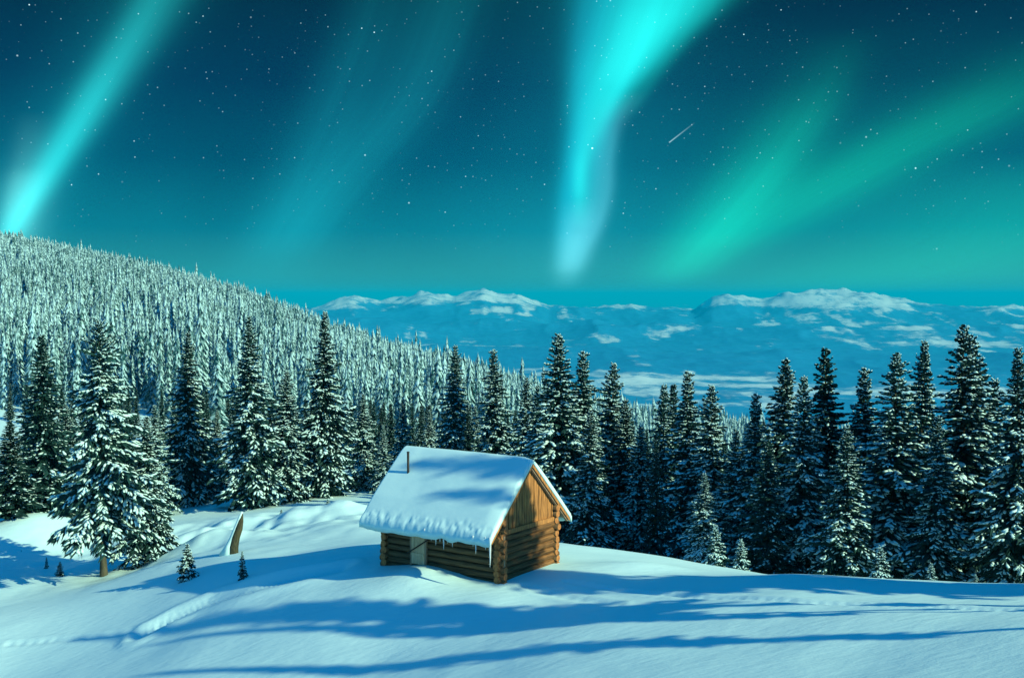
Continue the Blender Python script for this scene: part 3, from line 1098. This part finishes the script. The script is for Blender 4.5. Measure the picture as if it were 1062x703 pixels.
# the far wooded hillside: too many to count
def build_hill_forest():
    g = np.random.default_rng(77)
    temps = []
    for q in range(12):
        vs_, fs, mi = [], [], []
        R = g.uniform(.85, 1.2)
        fine_ = q >= 7
        nlev, arms = (17, 8) if fine_ else (10, 6)
        sz = .55 if fine_ else .85
        n = 0
        for lv in range(nlev):
            t = .06 + .92 * lv / nlev
            r = R * (1 - t) ** .8 + .14
            for k in range(arms):
                a = 6.2832 * (k + lv * .37 + g.uniform(-.3, .3)) / arms
                rr = r * g.uniform(.7, 1.25)
                z0 = t * 10 + g.uniform(-.25, .25)
                ca_, sa_ = math.cos(a), math.sin(a)
                w = (.30 * rr + .10) * sz
                top = (ca_ * .08, sa_ * .08, z0 + .95 * sz)
                l_ = (ca_ * rr * .6 - sa_ * w, sa_ * rr * .6 + ca_ * w, z0 - .10)
                r_ = (ca_ * rr * .6 + sa_ * w, sa_ * rr * .6 - ca_ * w, z0 - .10)
                tip = (ca_ * rr, sa_ * rr, z0 - .30 - .22 * rr)
                low = (ca_ * rr * .35, sa_ * rr * .35, z0 - .75 * sz)
                for p in (top, l_, r_, tip, low):
                    vs_.append(p)
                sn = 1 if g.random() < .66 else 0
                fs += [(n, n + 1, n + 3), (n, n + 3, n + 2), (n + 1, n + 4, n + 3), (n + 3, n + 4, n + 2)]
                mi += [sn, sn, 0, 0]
                n += 5
        a = [(.16, 0, 8.9), (-.08, .14, 8.9), (-.08, -.14, 8.9), (0, 0, 10.3)]
        vs_ += a
        fs += [(n, n + 1, n + 3), (n + 1, n + 2, n + 3), (n + 2, n, n + 3)]
        mi += [1, 0, 1]
        temps.append((np.array(vs_), np.array(fs), np.array(mi)))
    pts = []
    yy = 112.0
    while yy < 790:
        sp = 2.7 + yy * .0009
        xs = np.arange(-.78 * yy, .62 * yy, sp)
        xs = xs + g.uniform(-.42, .42, len(xs)) * sp
        ys = yy + g.uniform(-.5, .5, len(xs)) * sp
        pts.append(np.stack([xs, ys], 1))
        yy += sp * .98
    P = np.concatenate(pts)
    u = P[:, 0] / P[:, 1]
    yr = np.interp(u, _RU, _RY)
    keep = (P[:, 1] < yr + 45) & ((P[:, 1] > 162 + 10 * g.random(len(P))) | ((u < .02) & (P[:, 1] > 126 + 8 * g.random(len(P)))))
    P = P[keep]
    dens = fbm(P[:, 0] / 45, P[:, 1] / 45, 71, 3)
    P = P[g.random(len(P)) < .93 + .35 * dens]
    Z = H(P[:, 0], P[:, 1]) - .2
    VV, FF, MM = [], [], []
    off = 0
    which = np.where(P[:, 1] < 330, g.integers(7, 12, len(P)), g.integers(0, 7, len(P)))
    hh = np.clip(g.normal(8.4, 1.7, len(P)), 4, 13)
    hh = np.where(g.random(len(P)) < .03, hh * 1.25, hh)
    for q, (v, f, mi) in enumerate(temps):
        idx = np.nonzero(which == q)[0]
        n = len(idx)
        a = g.uniform(0, 6.28, n)
        s = hh[idx] / 10
        k = s * g.uniform(.85, 1.25, n)
        ca_, sa_ = np.cos(a) * k, np.sin(a) * k
        X = v[None, :, 0] * ca_[:, None] - v[None, :, 1] * sa_[:, None] + P[idx, 0][:, None]
        Y = v[None, :, 0] * sa_[:, None] + v[None, :, 1] * ca_[:, None] + P[idx, 1][:, None]
        ZZ = v[None, :, 2] * s[:, None] + Z[idx][:, None]
        VV.append(np.stack([X, Y, ZZ], -1).reshape(-1, 3))
        FF.append((f[None] + (np.arange(n) * len(v))[:, None, None]).reshape(-1, 3) + off)
        MM.append(np.tile(mi, n))
        off += n * len(v)
    me = tri_mesh('hillside_forest', np.concatenate(VV), np.concatenate(FF), [M['frost_dark'], M['frost']], np.concatenate(MM))
    o = link('hillside_forest', me)
    tag(o, 'frosted spruce forest covering the whole hillside behind the clearing', 'forest', kind='stuff')
    print('hill trees', len(P))


build_hill_forest()

# ------------------------------------------------------------------ the log cabin
def build_cabin():
    rnd = random.Random(5)
    L, W = 4.8, 3.3
    hx, hy = L / 2, W / 2
    root = bpy.data.objects.new('log_cabin', None)
    COL.objects.link(root)
    root.location = (CABX, CABY, 0)
    root.rotation_euler = (0, 0, math.radians(-34))
    tag(root, 'small brown log cabin with a steep roof buried in snow', 'cabin')
    r0, st = .119, .222

    def logwall(axis, off, z0, n, ext, mats):
        b = MB()
        half = hx if axis == 0 else hy
        for i in range(n):
            z = z0 + st * i
            e0, e1 = ext + rnd.uniform(-.05, .06), ext + rnd.uniform(-.05, .06)
            rr = r0 * rnd.uniform(.93, 1.04)
            pts, rads = [], []
            for k in range(9):
                t = k / 8
                s_ = -half - e0 + t * (2 * half + e0 + e1)
                o_, zz = off + rnd.uniform(-.008, .008), z + rnd.uniform(-.006, .006)
                pts.append((s_, o_, zz) if axis == 0 else (o_, s_, zz))
                rads.append(rr * (1 + .05 * (t - .5) * (1 if i % 2 else -1)) * rnd.uniform(.97, 1.03))
            b.tube(pts, rads, 12, 0, 1)
        return b.build('log_wall', mats, root, smooth=True)
    logwall(0, -hy, -.02, 10, .20, [M['log'], M['log_end']])
    logwall(0, hy, -.02, 10, .20, [M['log'], M['log_end']])
    logwall(1, hx, .09, 7, .20, [M['log_cross'], M['log_end']])
    logwall(1, -hx, .09, 7, .20, [M['log_cross'], M['log_end']])

    ez, eo, az_ = 1.56, .78, 3.80                                   # eave height, eave overhang, ridge height
    hh = hy + eo
    slope = (az_ - ez) / hh

    def roof_z(y):
        return az_ - abs(y) * slope
    # board gables
    for sx in (1, -1):
        b = MB()
        y = -hy - .10
        while y < hy + .10:
            w = rnd.uniform(.11, .17)
            x = sx * (hx + .02 + rnd.uniform(-.012, .012))
            y2 = min(y + w - .02, hy + .10)
            zb = 1.60 + rnd.uniform(-.03, .03)
            za, zc = roof_z(y) - .10, roof_z(y2) - .10
            mid = []
            if y < 0 < y2:
                mid = [(0, roof_z(0) - .10)]
            prof = [(y, zb), (y2, zb), (y2, zc)] + mid + [(y, za)]
            n = len(prof)
            vs_ = [(x - .014, p, q) for p, q in prof] + [(x + .014, p, q) for p, q in prof]
            fs = [list(range(n))[::-1], list(range(n, 2 * n))] + [[i, (i + 1) % n, n + (i + 1) % n, n + i] for i in range(n)]
            b.add(vs_, fs)
            y = y2 + .02
        b.box((sx * (hx - .03), 0, 2.2), (.03, hy * 1.1, 1.1), None, 1)  # dark backing sheet standing in for the shade between the boards
        b.build('gable_boarding', [M['board'], M['iron_and_gap_shade']], root)
        b = MB()
        b.bar((sx * (hx + .075), -hy - .12, 1.615), (sx * (hx + .075), hy + .16, 1.595), .06, .15)
        b.build('tie_beam', M['board'], root)
        b = MB()
        b.tube([(sx * (hx + .15), sy * hy, -.1) for sy in (-1,)] + [(sx * (hx + .15), -hy + .02, 1.55)], [.055, .05], 8)
        b.build('corner_post', M['old_wood'], root, smooth=True)
    # roof
    x0, x1 = -hx - .45, hx + .17
    b = MB()
    for sy in (-1, 1):
        k = 0
        n = 16
        for i in range(n):
            a0, a1 = i / n * hh, (i + 1) / n * hh - .012
            ja, jb = rnd.uniform(-.03, .03), rnd.uniform(-.03, .03)
            vs_ = []
            for x in (x0 + ja, x1 + jb):
                for a in (a0, a1):
                    for dz in (-.09, -.055):
                        vs_.append((x, sy * a, az_ - a * slope + dz))
            b.add(vs_, [(0, 1, 3, 2), (4, 6, 7, 5), (0, 4, 5, 1), (2, 3, 7, 6), (0, 2, 6, 4), (1, 5, 7, 3)])
    roof = b.build('roof', M['old_wood'], root)
    for x in (x0 + .12, -1.2, 0, 1.2, hx + .12):
        b = MB()
        for sy in (-1, 1):
            b.bar((x, 0, az_ - .17), (x, sy * (hh - .05), az_ - .17 - (hh - .05) * slope), .09, .11)
        b.build('rafter', M['old_wood'], roof)
    for sy in (-1, 1):
        for f in (.25, .52, .80):
            b = MB()
            yy = sy * hh * f
            b.tube([(hx - .2, yy, roof_z(yy) - .16), (x1 - .02, yy, roof_z(yy) - .16)], .05, 8)
            b.build('purlin', M['log'], roof, smooth=True)
    for sx, xx in ((1, x1 + .03), (-1, x0 - .03)):
        for sy in (-1, 1):
            b = MB()
            b.bar((xx, sy * .02, az_ - .10), (xx, sy * (hh + .02), ez - .10), .035, .15, mi=0)
            b.build('barge_board', M['board'], roof)
    # snow blanket on the roof, thick, rounded over the ridge, lumpy along the eaves
    nx, ny = 150, 120
    xs = np.linspace(x0 - .06, x1 + .07, nx)
    ss = np.linspace(-hh - .10, hh + .10, ny)
    X, S = np.meshgrid(xs, ss, indexing='ij')
    smooth_abs = np.sqrt(S ** 2 + .16 ** 2) - .16
    thick = .19 + .03 * fbm(X / 1.5, S / 1.2, 91, 3)
    edge = np.minimum(np.minimum(X - xs[0], xs[-1] - X) / .07, (hh + .10 - np.abs(S)) / .06)
    edge = np.clip(edge, 0, 1)
    rake = np.clip((xs[-1] - X) / .55, 0, 1)
    thick = thick * (.42 + .58 * rake * (2 - rake)) * (.55 + .45 * np.clip((hh + .10 - np.abs(S)) / .7, 0, 1))
    edge = np.sqrt(1 - (1 - edge) ** 2)
    near_eave = np.exp(-((hh - .02 - np.abs(S)) / .17) ** 2)
    lump = vnoise(X / .17, S / .12 + 7, 95) * .03 + vnoise(X / .09, S / .07, 97) * .03 - .025
    fall = .15 * vnoise(X / .35, S * 0 + np.sign(S) * 3, 99) * np.exp(-((hh + .10 - np.abs(S)) / .07) ** 2)
    top = az_ - .05 - smooth_abs * slope + thick * (.18 + .82 * edge) + near_eave * lump - fall * .5
    # hollow round the stovepipe
    bot = az_ - .052 - np.abs(S) * slope - fall * .9
    top = np.maximum(top, bot + .03)
    Yp = S + np.sign(S) * near_eave * .5 * (lump - .04)
    Vt = np.stack([X, Yp, top], -1).reshape(-1, 3)
    Vb = np.stack([X, S, bot], -1).reshape(-1, 3)
    n = nx * ny
    i, j = np.meshgrid(np.arange(nx - 1), np.arange(ny - 1), indexing='ij')
    a = (i * ny + j).ravel()
    Qt = np.stack([a, a + ny, a + ny + 1, a + 1], 1)
    Qb = Qt[:, ::-1] + n
    per = [k * ny for k in range(nx)] + [(nx - 1) * ny + k for k in range(1, ny)] + [k * ny + ny - 1 for k in range(nx - 2, -1, -1)] + [k for k in range(ny - 2, 0, -1)]
    per = np.array(per)
    nxt = np.roll(per, -1)
    Qs = np.stack([per, per + n, nxt + n, nxt], 1)
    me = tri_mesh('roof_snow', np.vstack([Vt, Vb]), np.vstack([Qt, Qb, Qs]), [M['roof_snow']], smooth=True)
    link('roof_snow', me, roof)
    # icicles under the front eave
    fx = lambda t: hx + .16 - t
    for t, ln in [(-.02, .86), (.16, .32), (.24, .22), (.38, .20), (.55, .50), (.63, .26), (.92, .16), (1.35, .24), (1.50, .38), (1.72, .30), (1.86, .52),
                  (2.02, .30), (2.2, .42), (2.38, .30), (2.62, .22), (2.95, .16), (3.6, .14), (4.1, .12)]:
        b = MB()
        x, y = fx(t), -hh - .03 + rnd.uniform(-.03, .05)
        z = ez - .02
        w = .018 + .022 * ln
        b.tube([(x, y, z + .10), (x, y, z - ln * .3), (x + .005, y, z - ln * .7), (x, y, z - ln)], [w * 1.3, w, w * .6, .003], 7)
        b.build('icicle', M['ice'], roof, smooth=True)
    # boarded door with a pole barring it
    dx = hx - 3.28
    b = MB()
    for k in range(4):
        b.box((dx - .21 + k * .14, -hy - .15, .86), (.128, .04, 1.30), None, 0, .006, rnd)
    door = b.build('door', M['door'], root)
    b = MB()
    for zz in (.55, 1.30):
        b.box((dx, -hy - .185, zz), (.54, .028, .08))
    b.build('door_batten', M['door'], door)
    b = MB()
    for sgn in (-1, 1):
        b.box((dx + sgn * .32, -hy - .135, .84), (.07, .07, 1.42))
    b.box((dx, -hy - .135, 1.56), (.71, .07, .08))
    b.build('door_frame', M['old_wood'], root)
    b = MB()
    b.tube([(dx - .42, -hy - .24, .55), (dx + .62, -hy - .24, 1.20)], [.026, .022], 8)
    b.build('door_bar', M['iron_and_gap_shade'], root, smooth=True)
    # stovepipe
    b = MB()
    px_, py_ = -hx + .42, -.98
    zt = roof_z(py_)
    b.tube([(px_, py_, zt - .3), (px_, py_, zt + .98)], [.042, .042], 14)
    sp_ = b.build('stovepipe', M['iron_and_gap_shade'], root, smooth=True)
    b = MB()
    b.tube([(px_, py_, zt + .96), (px_, py_, zt + 1.0)], [.05, .05], 14)
    b.build('pipe_collar', M['iron_and_gap_shade'], sp_, smooth=True)


build_cabin()

# leaning broken stump plastered with snow
def build_stump():
    g = random.Random(3)
    base = at(241, 577, 50.0)
    x, y = base.x, base.y
    z = H1(x, y)
    root = bpy.data.objects.new('broken_stump', None)
    COL.objects.link(root)
    root.location = (x, y, z - .1)
    tag(root, 'leaning mossy broken tree stump plastered with snow in the blue hollow', 'tree stump')
    b = MB()
    pts = [(0, 0, -.2), (.07, 0, .4), (.18, 0, .8), (.30, 0, 1.2), (.40, 0, 1.55), (.45, 0, 1.85)]
    b.tube(pts, [.26, .20, .17, .14, .10, .03], 11, 0, None, .2, g)
    t = b.build('trunk', M['moss'], root, smooth=True)
    b = MB()
    pts = [(-.30, -.05, .0), (-.14, -.05, .45), (.02, -.04, .85), (.17, -.03, 1.25), (.34, 0, 1.7), (.45, 0, 1.93)]
    b.tube(pts, [.27, .12, .09, .08, .07, .04], 10, 0, None, .14, g)
    b.build('snow_cap', M['snow_tree'], root, smooth=True)


build_stump()
